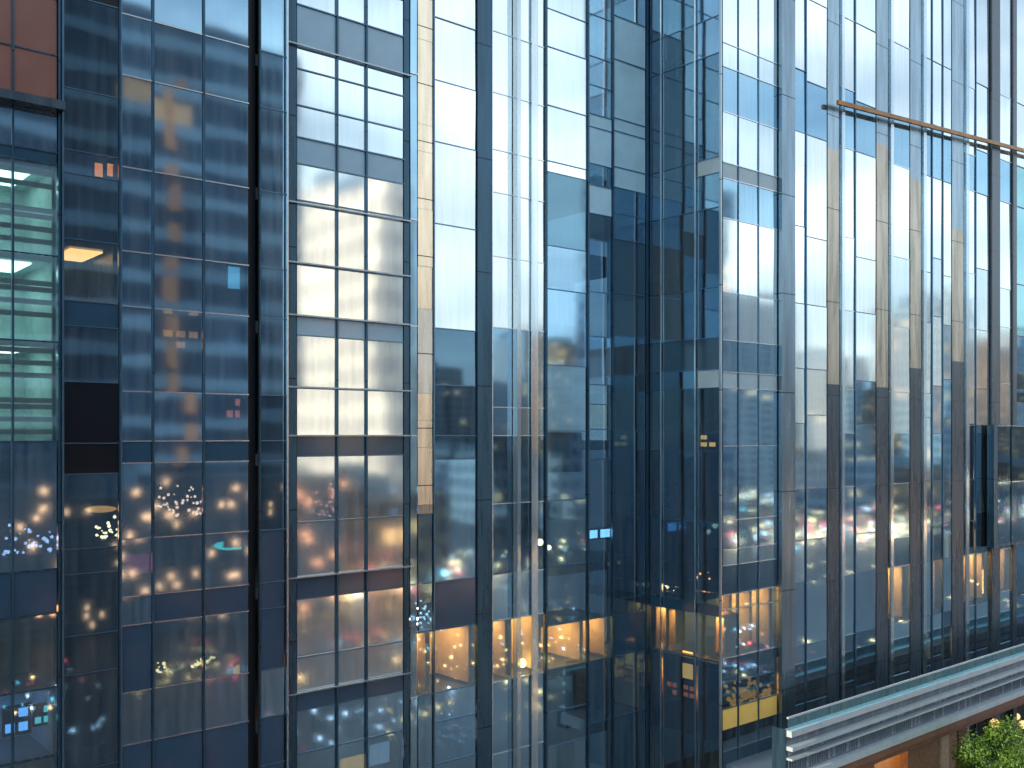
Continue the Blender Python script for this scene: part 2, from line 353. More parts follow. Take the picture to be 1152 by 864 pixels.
mullion(TN, FA, 487.3, 0.05, 0.08, 'blue')
pier(TN, FA, 535.5, 551, 0.10, 'dark')
ZN = [22, 17, 14.2, 12.05, 10.05, 8.55, 6.3, 3.8, 1.0, 0, -2.4, -4.9, -6.5, -8.65, -11.2, -13.5]
column(TN, FA, 552, 575.5, ZN, 'vvvvvvvggddmWgg', cap='alu', room=lr, blind=0)
column(TN, FA, 580.5, 612, ZN, 'vvvvvvvggedmWgg', cap='alu', room=lr, blind=0.1)
pier(TN, FA, 576, 580, 0.30, 'fin', name='overlay_fin', back=0.03)
for a_ in (596,): pier(TN, FA, a_, a_ + 7, 0.12, 'fin', name='overlay_fin', back=0.08)  # glass fins added to imitate pale translucent overlaps of reflections
mullion(TN, FA, 613, 0.06, 0.12, 'dark'); mullion(TN, FA, 551.5, 0.04, 0.14, 'alu')
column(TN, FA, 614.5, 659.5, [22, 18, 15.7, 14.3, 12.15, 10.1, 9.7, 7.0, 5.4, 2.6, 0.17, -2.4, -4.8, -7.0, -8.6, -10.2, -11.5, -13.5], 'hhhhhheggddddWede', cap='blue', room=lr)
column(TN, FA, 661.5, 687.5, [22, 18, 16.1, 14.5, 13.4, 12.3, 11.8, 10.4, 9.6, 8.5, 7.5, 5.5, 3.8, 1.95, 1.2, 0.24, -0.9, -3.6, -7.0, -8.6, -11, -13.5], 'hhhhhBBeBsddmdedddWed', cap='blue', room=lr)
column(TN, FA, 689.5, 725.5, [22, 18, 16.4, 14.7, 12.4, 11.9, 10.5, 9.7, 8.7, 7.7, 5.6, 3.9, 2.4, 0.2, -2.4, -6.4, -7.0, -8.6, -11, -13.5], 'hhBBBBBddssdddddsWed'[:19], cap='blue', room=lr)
for p in (660.5, 688.5): mullion(TN, FA, p, 0.06, 0.10, 'dark')
pier(TN, FA, 726.2, 729.4, 0.05, 'dark')
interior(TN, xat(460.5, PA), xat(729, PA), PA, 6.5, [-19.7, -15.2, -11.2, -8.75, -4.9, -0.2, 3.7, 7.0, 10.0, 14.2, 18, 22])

# projecting corner tower: return wall B and front wall C
TC = thing('bay_tower', (XB + 1, PC, 0), 'projecting glass corner block with pale spandrel bands and a yellow band low down', 'building')
ZBk = [22, 18, 15.8, 14.4, 10.5, 8.6, 5.6, 3.7, 2.5, 1.8, -0.6, -3.3, -6.4, -6.8, -8.6, -11.6, -14]
lb_ = {'W': lit_room('cream', 'warmbig', 1.1)}
column(TC, FB, 731.5, 744, ZBk, 'dddddddssdddsWde'[:16], cap='dark', blind=0, room=lb_)
column(TC, FB, 746, 782.5, ZBk, 'deeeeeesdeedsWde'[:16], cap='blue', blind=0.1, room=lb_)
column(TC, FB, 785, 809.5, [22, 18, 15.8, 14.4, 10.5, 9.9, 8.6, 5.6, 3.7, 2.5, 1.8, -0.6, -3.3, -6.4, -6.8, -8.6, -11.6, -14], 'gggdpeddspdddsWde', cap='blue', blind=0, room=lb_)
mullion(TC, FB, 745, 0.05, 0.10, 'alu'); mullion(TC, FB, 783.8, 0.06, 0.12, 'alu')
mb = MB(); mb.box(XB - 0.05, XB + 0.03, PC - 0.05, PC + 0.03, 0, 62); mb.build('corner_post', M['steel2'], TC)
ZC = [22, 18, 14.8, 13.9, 12.2, 10.3, 9.7, 8.2, 5.4, 3.6, 2.4, 1.8, -0.4, -3.2, -4.3, -4.9, -6.0, -6.6, -8.4, -10.3, -11.1, -11.9, -14]
TCc = 'hhhmhpmhhmpgggmdWWdyge'
M['y'] = coated('ochre_spandrel', (0.78, 0.52, 0.14), 0.5, 0, 0.3)
for (a, b) in ((812.5, 829), (830.5, 852), (853, 873.5)):
    column(TC, FC, a, b, ZC, TCc, cap='alu', blind=0.15, room=lr, ghost=0.8)
for p in (829.8, 852.5): mullion(TC, FC, p, 0.04, 0.06, 'blue')
pier(TC, FC, 874.5, 889.5, 0.22, 'steel', name='pilaster')
interior(TC, XB + 0.35, xat(889, PC), PC, 6.0, [-19.7, -15.2, -11.7, -8.6, -5.65, -3.2, 0.5, 3.6, 6.6, 10.0, 14.2, 18, 22])

# finned tower
TD = thing('fin_tower', (xat(1000, PC), PC, 0), 'tall glass tower at the right with bronze and champagne vertical fins', 'building')
ZD = [30, 24, 18, 14.6, 12.4, 8.2, 5.4, 2.4, 0.5, -2.2, -4.3, -6.0, -8.6, -11, -14]
TDA = ('vvvmvvvhhggggg', 'vvhmhvvhhggggg', 'hvvmvhvhggdWgg', 'vhvmvvhgggggdg')
for (a, b) in ((890.5, 905), (906.5, 929.5), (944, 960.5), (962, 984.5), (999, 1022.5), (1036, 1047), (1048.5, 1059), (1060.5, 1069.5), (1084, 1096), (1097.5, 1112), (1123, 1137)):
    zs = [ZD[0]] + [z + rnd.choice((0, 0, 0.0, 0.35, -0.4)) * (0 if i in (3, 8, 10) else 1) for i, z in enumerate(ZD[1:])]
    column(TD, FC, a, b, zs, TDA[rnd.choice((0, 0, 1, 2, 3))] if a not in (999, 1048.5, 1097.5) else TDA[2], cap='alu' if rnd.random() < 0.5 else 'blue', blind=0.12, caph=0.03, ghost=0.8, room={'W': lit_room('cream', 'warmbig', 1.6)})
column(TD, FC, 1142, 1230, ZD, 'vvvqqqdddddddg', cap='bronze', blind=0.1)
for p in (905.8, 961.2, 1047.7, 1059.7, 1096.8): mullion(TD, FC, p, 0.05, 0.08, 'blue')
for (a, b) in ((930, 943), (985, 998), (1023, 1035), (1070, 1083)):
    zt_, zb_ = 12.0 + rnd.uniform(-2, 2), 3.6 + rnd.uniform(-1.5, 1)
    pier(TD, FC, a, b, 0.05, 'bluefin', z0=zt_, name='fin', back=-0.1); pier(TD, FC, a, b, 0.05, 'tan', z0=zb_, z1=zt_, name='fin', back=-0.1); pier(TD, FC, a, b, 0.05, 'bronze', z1=zb_, name='fin', back=-0.1)  # colour steps up the fin are painted in for what the metal reflects
    pier(TD, FC, b + 1.5, b + 4.5, 0.14, 'fin', name='overlay_fin', back=0.05)  # added strip imitating a pale overlapping reflection
pier(TD, FC, 1113, 1122, 0.15, 'bronze', name='fin'); pier(TD, FC, 1137.5, 1141.5, 0.12, 'bronze', name='fin')
interior(TD, xat(890.5, PC), xat(1240, PC), PC, 6.0, STO)
# sloping bronze rail across the fins
u0, u1 = FC.u(933), FC.u(1240); y0 = PC - 0.45
mb = MB(); zA, zB = 14.0 + CAMZ, 16.2 + CAMZ
mb.hexa([(u0, y0, zA - .09), (u1, y0, zB - .09), (u1, y0 + .12, zB - .09), (u0, y0 + .12, zA - .09), (u0, y0, zA + .09), (u1, y0, zB + .09), (u1, y0 + .12, zB + .09), (u0, y0 + .12, zA + .09)])
mb.build('rail', M['gold'], TD)

# dark oriel at the right end
TO = thing('oriel_bay', (FC.u(1125), PC, CAMZ - 5.8), 'dark boxed oriel bay hung on the finned tower at the right edge', 'oriel')
FO = Face('A', PC - 0.6)
ua, ub = FO.u(1117), FO.u(1260)
mb = MB(); mb.box(ua + 0.3, ub, PC - 0.5, PC - 0.17, CAMZ - 5.75, CAMZ + 0.55); mb.build('box_frame', M['dark'], TO)
column(TO, FO, 1122, 1136, [0.5, -2.4, -5.6], 'dd', cap='alu', blind=0)
column(TO, FO, 1138, 1230, [0.5, -2.4, -5.6], 'dd', cap='alu', blind=0)
mb = MB(); FO.box(mb, ua, FO.u(1121), 0, 0.06, CAMZ - 5.8, CAMZ + 0.6); mb.build('jamb', M['dark'], TO)

# ------------------------------------------------------------------ terrace
YT = 21.0
xt0 = xat(888, YT); xt1 = xat(1300, YT)
TT = thing('terrace', (xt0 + 8, YT + 1, CAMZ - 13), 'long terrace ledge of layered pale metal bands over a brown soffit', 'terrace')
def tb(name, mat, z0, z1, yo, xo=0.0, thick=0.35):
    mb = MB(); mb.box(xt0 + xo, xt1, YT - yo, YT - yo + thick, CAMZ + z0, CAMZ + z1); return mb.build(name, M[mat], TT)
M['band'] = pbr('pale_blue_metal', (0.50, 0.60, 0.68), 0.3, 0.4, 0.08)
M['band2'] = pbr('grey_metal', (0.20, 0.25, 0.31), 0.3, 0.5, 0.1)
M['band3'] = metal('dark_grey_metal', (0.13, 0.17, 0.21), 0.3, 0.5, .2)  # darker grey for the set-back bands
M['brown'] = pbr('brown_soffit', (0.16, 0.075, 0.05), 0.5, 0, 0.2)
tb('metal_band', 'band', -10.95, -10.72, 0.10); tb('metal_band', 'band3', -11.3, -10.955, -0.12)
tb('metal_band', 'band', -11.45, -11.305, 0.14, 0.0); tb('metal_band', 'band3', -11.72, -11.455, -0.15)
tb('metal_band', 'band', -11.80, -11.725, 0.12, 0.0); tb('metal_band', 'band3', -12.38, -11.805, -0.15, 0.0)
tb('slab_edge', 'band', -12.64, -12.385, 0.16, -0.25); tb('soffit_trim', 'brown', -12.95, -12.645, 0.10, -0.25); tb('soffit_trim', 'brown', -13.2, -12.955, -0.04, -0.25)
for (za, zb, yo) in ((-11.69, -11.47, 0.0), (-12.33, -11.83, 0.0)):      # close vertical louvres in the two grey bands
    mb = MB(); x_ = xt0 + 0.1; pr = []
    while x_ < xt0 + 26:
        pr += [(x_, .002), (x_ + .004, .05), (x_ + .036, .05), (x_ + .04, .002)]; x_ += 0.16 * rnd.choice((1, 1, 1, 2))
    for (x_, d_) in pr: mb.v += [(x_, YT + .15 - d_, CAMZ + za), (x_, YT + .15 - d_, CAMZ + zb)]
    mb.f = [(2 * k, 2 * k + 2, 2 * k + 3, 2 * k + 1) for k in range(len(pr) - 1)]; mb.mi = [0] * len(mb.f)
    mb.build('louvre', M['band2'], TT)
mb = MB(); mb.box(xt0 - 0.6, xt1, YT + 0.4, PC - 0.02, CAMZ - 12.9, CAMZ - 12.4); mb.build('floor_slab', M['band2'], TT)
mb = MB(); mb.box(xt0 - 0.06, xt0 - 0.005, YT + 0.12, YT + 0.7, CAMZ - 12.37, CAMZ - 10.70); mb.build('end_cap', M['dark'], TT)
mb = MB(); mb.box(xt0 - 0.31, xt0 - 0.255, YT - 0.17, YT + 0.5, CAMZ - 13.2, CAMZ - 12.375); mb.build('end_cap', M['dark'], TT)
BL = thing('balustrade', (xt0 + 8, YT, CAMZ - 10.7), 'glass balustrade with slim pale handrail along the terrace edge', 'balustrade')
M['railglass'] = glass('rail_glass', 0.18, (0.6, 0.9, 0.95), (0.55, 0.80, 0.82), spread=0.02)
npan = 14; stp = (xt1 - xt0) / npan
for k in range(npan):
    mb = MB(); mb.box(xt0 + k * stp + 0.02, xt0 + (k + 1) * stp - 0.02, YT + 0.06, YT + 0.08, CAMZ - 10.715, CAMZ - 10.30); mb.build('glass_panel', M['railglass'], BL)
mb = MB(); mb.box(xt0, xt1, YT + 0.04, YT + 0.11, CAMZ - 10.30, CAMZ - 10.24); mb.build('handrail', M['band'], BL)

# podium below the terrace
M['wood'] = pbr('brown_timber', (0.24, 0.13, 0.075), 0.5, 0, 0.25, 6)
M['wood2'] = pbr('pale_timber', (0.42, 0.31, 0.22), 0.5, 0, 0.2, 6)
M['redwood'] = pbr('dark_red_panel', (0.13, 0.035, 0.03), 0.5, 0, 0.2)
TP = thing('podium', (xat(1030, 22), 22.2, 0), 'timber panelled podium under the terrace with an orange lit opening', 'building')
FP = Face('A', 22.0)
for (a, b, m_, d) in ((1019, 1031, 'wood', 0.1), (1031, 1048, 'wood', 0.0), (1048, 1058, 'wood', -0.06), (1058.5, 1067, 'wood2', 0.03), (1067.5, 1077, 'wood', 0.0), (1077.5, 1087, 'redwood', 0.05), (900, 984, 'wood', 0.0)):
    mb = MB(); FP.box(mb, FP.u(a), FP.u(b) - 0.01, -0.25, d, 0, CAMZ - 12.955); mb.build('timber_panel', M[m_], TP)
mb = MB(); mb.box(xat(984, 22), xat(1019, 22) + 3, 22.9, 23.0, 0, CAMZ - 12.9); mb.build('back_wall', M['cream'], TP)
mb = MB(); mb.box(xat(984, 22) + .3, xat(1019, 22) + 2.5, 22.35, 22.6, CAMZ - 13.3, CAMZ - 13.25); mb.build('ceiling_light', emit('orange_shop_light', (1.0, 0.40, 0.06), 9), TP)
mb = MB(); mb.box(xat(1087, 22), xat(1240, 22), 22.3, 30, CAMZ - 16.5, CAMZ - 16.2); mb.build('floor_slab', M['slab'], TP)
mb = MB(); mb.box(xat(1087, 22), xat(1300, 22), 29, 29.3, CAMZ - 16.2, CAMZ - 12.9); mb.build('back_wall', M['redwood'], TP)
for k, (px, y, Y, r) in enumerate(((1119, 814, 23.0, 0.24), (1136, 808, 24.0, 0.19), (1144, 806, 24.6, 0.18), (1151, 815, 23.0, 0.22))):
    z = zat(px, y, Y); x = xat(px, Y)
    t = thing('globe_lamp', (x, Y, z), ['warm globe lamp just above the treetop', 'small globe lamp beyond the treetop under the soffit', 'second small globe lamp under the soffit beside its twin', 'warm globe lamp at the right edge'][k], 'lamp', 'globe lamps under the terrace')
    mb = MB(); mb.ball((x, Y, z), r, 12, 8); mb.build('globe', emit('globe_glow', (1.0, 0.60, 0.24), 1.0), t, True)
    mb = MB(); mb.tube([(x, Y, z + r * 0.9), (x, Y, CAMZ - 12.9)], 0.015); mb.build('stem', M['black'], t)

# tree in front of the podium
def tree(x, y, top, r, seed):
    rr = random.Random(seed)
    t = thing('street_tree', (x, y, 0), 'bushy green tree below the terrace at the right corner', 'tree')
    cz = top - r * 1.25
    mb = MB(); mb.tube([(x, y, 0), (x + .05, y, 2.0), (x - .05, y + .05, 4.2), (x, y, cz)], [0.16, 0.13, 0.10, 0.05])
    for k in range(9):
        a = rr.uniform(0, 6.28); z0 = cz - r * rr.uniform(0.2, 1.0); l_ = r * rr.uniform(0.6, 0.9)
        mb.tube([(x, y, z0), (x + math.cos(a) * l_ * .5, y + math.sin(a) * l_ * .5, z0 + l_ * .45), (x + math.cos(a) * l_, y + math.sin(a) * l_, z0 + l_ * .8)], [0.05, 0.03, 0.012], 6)
    mb.build('trunk', pbr('bark', (0.10, 0.07, 0.05), 0.9, 0, 0.3, 8), t)
    m, n, l = newmat('leaf'); b = n['Principled BSDF']; b.inputs['Roughness'].default_value = 0.5
    oi = n.new('ShaderNodeNewGeometry'); cr = n.new('ShaderNodeValToRGB')
    cr.color_ramp.elements[0].color = (0.022, 0.075, 0.010, 1); cr.color_ramp.elements[1].color = (0.13, 0.26, 0.03, 1)
    l.new(oi.outputs['Random Per Island'], cr.inputs[0]); l.new(cr.outputs[0], b.inputs['Base Color'])
    tr = n.new('ShaderNodeBsdfTranslucent'); l.new(cr.outputs[0], tr.inputs[0]); ms = n.new('ShaderNodeMixShader'); ms.inputs[0].default_value = 0.3
    l.new(b.outputs[0], ms.inputs[1]); l.new(tr.outputs[0], ms.inputs[2]); l.new(ms.outputs[0], n['Material Output'].inputs[0])
    mb = MB()
    clumps = []
    for k in range(85):
        a = rr.uniform(0, 6.28); ph = rr.uniform(-1, 1); q = rr.uniform(0.35, 1.0) ** 0.6
        sxy = math.sqrt(1 - ph * ph)
        clumps.append((x + r * q * sxy * math.cos(a), y + r * q * sxy * math.sin(a), cz + r * 1.2 * q * ph, rr.uniform(0.28, 0.5) * r * 0.62))
    for (px_, py_, pz_, cr_) in clumps:
        for k in range(420):
            d = Vector((rr.gauss(0, 1), rr.gauss(0, 1), rr.gauss(0, 1))).normalized() * cr_ * rr.uniform(0.5, 1.0)
            p = Vector((px_, py_, pz_)) + d
            nrm = (d.normalized() + Vector((rr.gauss(0, .6), rr.gauss(0, .6), rr.gauss(0.4, .6)))).normalized()
            a = nrm.orthogonal().normalized(); bb = nrm.cross(a); th = rr.uniform(0, 6.28)
            e1 = a * math.cos(th) + bb * math.sin(th); e2 = nrm.cross(e1); s_ = rr.uniform(0.045, 0.085)
            o = len(mb.v)
            mb.v += [tuple(p - e1 * s_), tuple(p + e2 * s_ * .5), tuple(p + e1 * s_), tuple(p - e2 * s_ * .5)]
            mb.f.append((o, o + 1, o + 2, o + 3)); mb.mi.append(0)
    mb.build('crown', m, t)
    return t
YTr = 19.0
first_tree = tree(xat(1128, YTr), YTr, zat(1120, 818, YTr), 2.6, 4)

# ------------------------------------------------------------------ the city across the street (seen in the glass)
def city_mat(name, wall, win, lit, sx_, sz_, litf, strength=1.0, warm=(1.0, 0.55, 0.2)):
    """plaster or stone with rows of windows, a few of them lit"""
    m, n, l = newmat(name); b = n['Principled BSDF']; b.inputs['Roughness'].default_value = 0.45
    g = n.new('ShaderNodeNewGeometry'); sp = n.new('ShaderNodeSeparateXYZ'); l.new(g.outputs['Position'], sp.inputs[0])
    def mth(op, a, bv=None, c=None):
        q = n.new('ShaderNodeMath'); q.operation = op
        for i, v in enumerate((a, bv, c)):
            if v is None: continue
            if isinstance(v, (int, float)): q.inputs[i].default_value = v
            else: l.new(v, q.inputs[i])
        return q.outputs[0]
    h = mth('ADD', sp.outputs[0], sp.outputs[1]); hu = mth('DIVIDE', h, sx_); zu = mth('DIVIDE', sp.outputs[2], sz_)
    fu, fz = mth('FRACT', hu), mth('FRACT', zu)
    inside = mth('MULTIPLY', mth('MULTIPLY', mth('GREATER_THAN', fu, 0.2), mth('LESS_THAN', fu, 0.86)), mth('MULTIPLY', mth('GREATER_THAN', fz, 0.3), mth('LESS_THAN', fz, 0.88)))
    cv = n.new('ShaderNodeCombineXYZ'); l.new(mth('FLOOR', hu), cv.inputs[0]); l.new(mth('FLOOR', zu), cv.inputs[1])
    wn = n.new('ShaderNodeTexWhiteNoise'); wn.noise_dimensions = '3D'; l.new(cv.outputs[0], wn.inputs['Vector'])
    litm = mth('MULTIPLY', inside, mth('LESS_THAN', wn.outputs['Value'], litf))
    mc = n.new('ShaderNodeMixRGB'); mc.inputs[1].default_value = tuple(wall) + (1,); mc.inputs[2].default_value = tuple(win) + (1,)
    l.new(inside, mc.inputs[0]); l.new(mc.outputs[0], b.inputs['Base Color'])
    b.inputs['Emission Color'].default_value = tuple(lit) + (1,)
    l.new(mth('MULTIPLY', litm, strength), b.inputs['Emission Strength'])
    return m
CM = [city_mat('blue_block', (0.26, 0.36, 0.46), (0.06, 0.10, 0.16), (1.0, 0.55, 0.2), 3.2, 3.6, 0.06, 1.6),
      city_mat('grey_block', (0.38, 0.42, 0.47), (0.08, 0.12, 0.17), (1.0, 0.62, 0.3), 4.0, 3.3, 0.05, 1.6),
      city_mat('brown_block', (0.26, 0.17, 0.12), (0.04, 0.05, 0.07), (1.0, 0.5, 0.18), 2.7, 3.4, 0.09, 1.6)]
def box_building(x0, x1, y0, y1, h, mat, label=None, bands=None, name='city_building'):
    t = thing(name, ((x0 + x1) / 2, (y0 + y1) / 2, 0), label or 'grey city block across the street from the glass towers', 'building', 'city blocks across the street')
    mb = MB(); mb.box(x0, x1, y0, y1, 0, h); mb.build('wall', mat, t)
    mb = MB(); mb.box(x0 + 2, x0 + (x1 - x0) * .6, y0 + 2, y0 + (y1 - y0) * .6, h, h + 3.5); mb.build('roof_plant', M['steel'], t)
    if bands:
        mb = MB(); z = bands[0]
        while z < h: mb.box(x0 - .3, x1 + .3, y0 - .3, y1 + .3, z, z + bands[1]); z += bands[0]
        mb.build('floor_band', bands[2], t)
    return t
def vb(pxa, pxb, Yv, ytop, thick, mat, mirror=PA, **k):            # a block placed where the glass shows it
    xa, xb = xat(pxa, Yv), xat(pxb, Yv); yr = 2 * mirror - Yv
    h = zat((pxa + pxb) / 2, ytop, Yv)
    return box_building(xa, xb, yr - thick, yr, h, mat, **k)
t1 = box_building(5, 63, -78, -66, 73, city_mat('dark_block', (0.06, 0.11, 0.17), (0.03, 0.06, 0.11), (1.0, 0.45, 0.15), 14.0, 4.6, 0.02, 0.5),
             'dark banded tower facing the glass', (4.6, 1.5, pbr('slate_band', (0.30, 0.40, 0.50), 0.4)))
mb = MB()
for z in range(18, 64, 4): mb.box(46.4, 47.7, -66.1, -65.6, z, z + rnd.uniform(1.5, 3.6)); mb.build('stair_window', emit('stair_glow', (1.0, 0.42, 0.24), 0.42), t1)
box_building(4, 66, -66, -58, 17, city_mat('shop_block', (0.10, 0.13, 0.17), (0.05, 0.07, 0.10), (1.0, 0.38, 0.16), 0.6, 1.0, 0.05, 7), 'low lit shop block at the foot of the banded tower')
box_building(90, 97, -117, -87, 66, city_mat('sunlit_block', (0.80, 0.73, 0.66), (0.36, 0.34, 0.36), (1, .6, .3), 4.2, 5.2, 0.0, 0), 'sunlit pale stone high-rise across the street')
vb(694, 790, 150, 215, 12, CM[0])
vb(815, 885, 200, 335, 30, city_mat('banded_block', (0.46, 0.52, 0.58), (0.10, 0.16, 0.22), (1, .6, .3), 9.0, 2.6, 0.03, 1.2), PC)
box_building(67, 84, -74, -60, 13.5, CM[2], 'low brown block at the foot of the sunlit high-rise')
vb(1060, 1088, 170, 338, 20, CM[0], PC); vb(1098, 1116, 230, 395, 16, CM[2], PC); vb(1014, 1034, 200, 360, 14, CM[2], PC)
vb(944, 960, 240, 410, 15, CM[1], PC)
rr = random.Random(11)
for px in range(-60, 1260, 46):
    vb(px, px + rr.uniform(34, 56), rr.uniform(270, 420), rr.uniform(375, 440), 24, rr.choice(CM), PA)
for px in range(-60, 1260, 62):
    vb(px, px + rr.uniform(30, 50), rr.uniform(150, 230), rr.uniform(500, 545), 20, rr.choice(CM), PA)
# street and vehicle lights of the city
rr = random.Random(5)
knots = [(rr.uniform(10, 480), rr.choice((-64, -70, -150, -156, -255, -330)) + rr.gauss(0, 4)) for k in range(70)]
for nm, col, s_, n_ in (('street_lights', (1.0, 0.58, 0.24), 16, 2200), ('headlights', (1.0, 0.92, 0.8), 12, 900), ('tail_lights', (1.0, 0.12, 0.14), 12, 700), ('shop_lights', (0.25, 0.85, 0.95), 9, 260)):
    mb = MB()
    for k in range(n_):
        if rr.random() < 0.8:
            q = rr.choice(knots); X = q[0] + rr.gauss(0, 9); Y = q[1] + rr.gauss(0, 2.5)
        else: X = rr.choice((76, 221, 336, 476)) + rr.gauss(0, 5); Y = rr.uniform(-480, -50)
        mb.ball((X, Y, abs(rr.gauss(0, 2.2)) + 0.6), rr.choice((0.07, 0.09, 0.12, 0.16, 0.26)), 6, 4)
    tag(mb.build(nm, emit(nm, col, s_)), 'scattered lights of the city across the street', kind='stuff')

# lamps across the road, met only in the glass
rt = random.Random(21)
mb = MB()
for k in range(150): mb.ball((rt.uniform(8, 330), rt.choice((-6, -9, -22, -30)) + rt.gauss(0, 1.5), rt.choice((0.8, 0.8, 3.2, 4.5))), rt.choice((0.06, 0.09, 0.13)), 6, 4)
# lights of the forecourt traffic right below, in short queues
rq = random.Random(33)
for nm, col, s_, n_ in (('amber_lights', (1.0, .50, .16), 12, 230), ('red_lights', (1.0, .10, .10), 9, 110), ('white_lights', (.95, .95, 1.0), 10, 120), ('cyan_lights', (.2, .75, 1.0), 6, 50)):
    mq = MB(); qs = [(rq.uniform(12, 90), rq.uniform(-44, -3)) for k in range(16)]
    for k in range(n_):
        q = rq.choice(qs); mq.ball((q[0] + rq.gauss(0, 3.0), q[1] + rq.gauss(0, .7), rq.choice((.7, .8, 1.0, 2.6))), rq.choice((.03, .04, .06, .09)), 6, 4)
    tag(mq.build(nm, emit(nm, col, s_)), 'scattered lights of the city across the street', kind='stuff')
tag(mb.build('lantern_lights', emit('lantern_lights', (1.0, 0.55, 0.2), 14)), 'scattered lights of the city across the street', kind='stuff')

# ------------------------------------------------------------------ lit things set behind the glass, some standing in for mirrored city lights
M['slimframe'] = M['black']
def glow(name, F, px0, px1, y0, y1, depth, col, s_, label, cat, group=None, shape='panel', bulb=1.0):
    """a glowing shape a little way inside the glass: lamp, screen, picture or mirrored light"""
    col = (col[0], col[1] * 0.72, col[2] * 0.62) if col[0] > 0.5 else col; s_ *= 1.8
    G = Face(F.kind, F.P + depth); u0, u1 = sorted((G.u(px0), G.u(px1)))
    pc = (px0 + px1) / 2; X, Y = ray(pc); dep = G.P / (Y if F.kind == 'A' else X)
    z1, z0 = CAMZ + (HOR - y0) / FPX * dep, CAMZ + (HOR - y1) / FPX * dep
    cu = (u0 + u1) / 2; base = (cu, G.P, z0) if F.kind == 'A' else (G.P, cu, z0)
    t = thing(name, base, label, cat, group)
    if shape == 'panel':
        mb = MB(); G.box(mb, u0 + .02, u1 - .02, 0, 0.03, z0 + .02, z1 - .02); mb.build('screen' if cat in ('screen', 'sign') else 'lit_face', emit(name + '_light', col, s_), t)
        mb = MB()
        for (a, b, c, d) in ((u0 - .03, u0 + .02, z0 - .03, z1 + .03), (u1 - .02, u1 + .03, z0 - .03, z1 + .03), (u0 + .02, u1 - .02, z0 - .03, z0 + .02), (u0 + .02, u1 - .02, z1 - .02, z1 + .03)): G.box(mb, a, b, -0.03, 0.05, c, d)
        mb.build('frame', M['black'], t)
    elif shape == 'grid':
        mb = MB(); nu, nz_ = max(2, int((u1 - u0) / .28)), max(2, int((z1 - z0) / .3))
        for i in range(nu):
            for j in range(nz_):
                if rnd.random() < 0.7: G.box(mb, u0 + (i + .12) * (u1 - u0) / nu, u0 + (i + .8) * (u1 - u0) / nu, 0, .03, z0 + (j + .2) * (z1 - z0) / nz_, z0 + (j + .8) * (z1 - z0) / nz_)
        mb.build('lit_face', emit(name + '_light', col, s_), t)
        mb = MB(); G.box(mb, u0 - .03, u1 + .03, -0.05, -0.005, z0 - .03, z1 + .03); mb.build('frame', M['black'], t)
    elif shape == 'ball':
        r = (z1 - z0) / 2; c = (cu, G.P, (z0 + z1) / 2) if F.kind == 'A' else (G.P, cu, (z0 + z1) / 2)
        mb = MB(); mb.ball(c, r, 12, 8, 1.0); mb.build('lamp_shade', emit(name + '_light', col, s_), t, True)
        mb = MB(); mb.tube([(c[0], c[1], c[2] + r * .9), (c[0], c[1], c[2] + r + .9)], .012); mb.build('cord', M['black'], t)
    elif shape == 'oval':
        n = 24; mb = MB(); rz = (z1 - z0) / 2; ru = (u1 - u0) / 2; zc = (z0 + z1) / 2; v = []
        for dd in (0, .25):
            for i in range(n):
                a = 2 * math.pi * i / n; q = (cu + ru * math.cos(a), zc + rz * math.sin(a))
                mb.v.append((q[0], G.P - dd, q[1]) if F.kind == 'A' else (G.P - dd, q[0], q[1]))
        mb.f = [tuple(range(n))[::-1], tuple(range(n, 2 * n))] + [(i, (i + 1) % n, n + (i + 1) % n, n + i) for i in range(n)]; mb.mi = [0] * len(mb.f)
        mb.build('lit_face', emit(name + '_light', col, s_), t)
        mb = MB(); mb.tube([(cu, G.P - .1, z1 - .02), (cu, G.P - .1, z1 + .8)] if F.kind == 'A' else [(G.P - .1, cu, z1 - .02), (G.P - .1, cu, z1 + .8)], .015); mb.build('rod', M['black'], t)
    elif shape == 'cluster':  # glowing balls added inside, mostly for city lights mirrored in the glass
        mb = MB()
        for k in range(int(min(60, 14 + 16 * (u1 - u0) * (z1 - z0) + 8 * (u1 - u0)))):
            u = rnd.uniform(u0, u1); z = z0 + (z1 - z0) * abs(rnd.gauss(0, .45)); z = min(z, z1)
            mb.ball((u, G.P + rnd.uniform(-.3, .1), z) if F.kind == 'A' else (G.P + rnd.uniform(-.3, .1), u, z), rnd.uniform(.02, .055) * bulb, 6, 4)
        mb.build('bulbs', emit(name + '_light', col, s_), t)
        mb = MB(); G.box(mb, u0 - .05, u1 + .05, -0.1, .3, z0 - .12, z0 - .06); mb.build('tray', M['black'], t)
    return t
OR, AM, WH, RD, PK, TE, BL_ = (1, .28, .07), (1, .55, .16), (.8, .92, 1), (1, .12, .10), (1, .18, .32), (.15, 1, .62), (.12, .40, 1)
g_ = glow
g_('wall_light', FA, 105, 116, 183, 200, .6, OR, 2.6, 'small orange lit panel in the black bay, the narrower of a pair', 'light', 'orange panels in the black bay')  # this pair stands for mirrored orange windows, added as glowing panels inside
g_('wall_light', FA, 119, 133, 184, 200, .6, OR, 2.6, 'small orange lit panel in the black bay, the wider of a pair', 'light', 'orange panels in the black bay')
g_('pendant_lamp', FA, 95, 128, 569, 576, .9, (1, .45, .12), 1.6, 'flat amber pendant in the black bay', 'lamp', None, 'oval')
g_('glow_cluster', FA, 106, 132, 582, 604, .7, (1, .72, .4), 6, 'cluster of pale mirrored city lights in the black bay', 'lamp', None, 'cluster')
g_('lit_panel', FA, 182, 225, 346, 394, .7, (1, .34, .08), 1.3, 'orange lit grid for a mirrored sign behind blue glass', 'screen', None, 'grid')  # mirrored orange sign, added as a glowing grid inside the glass
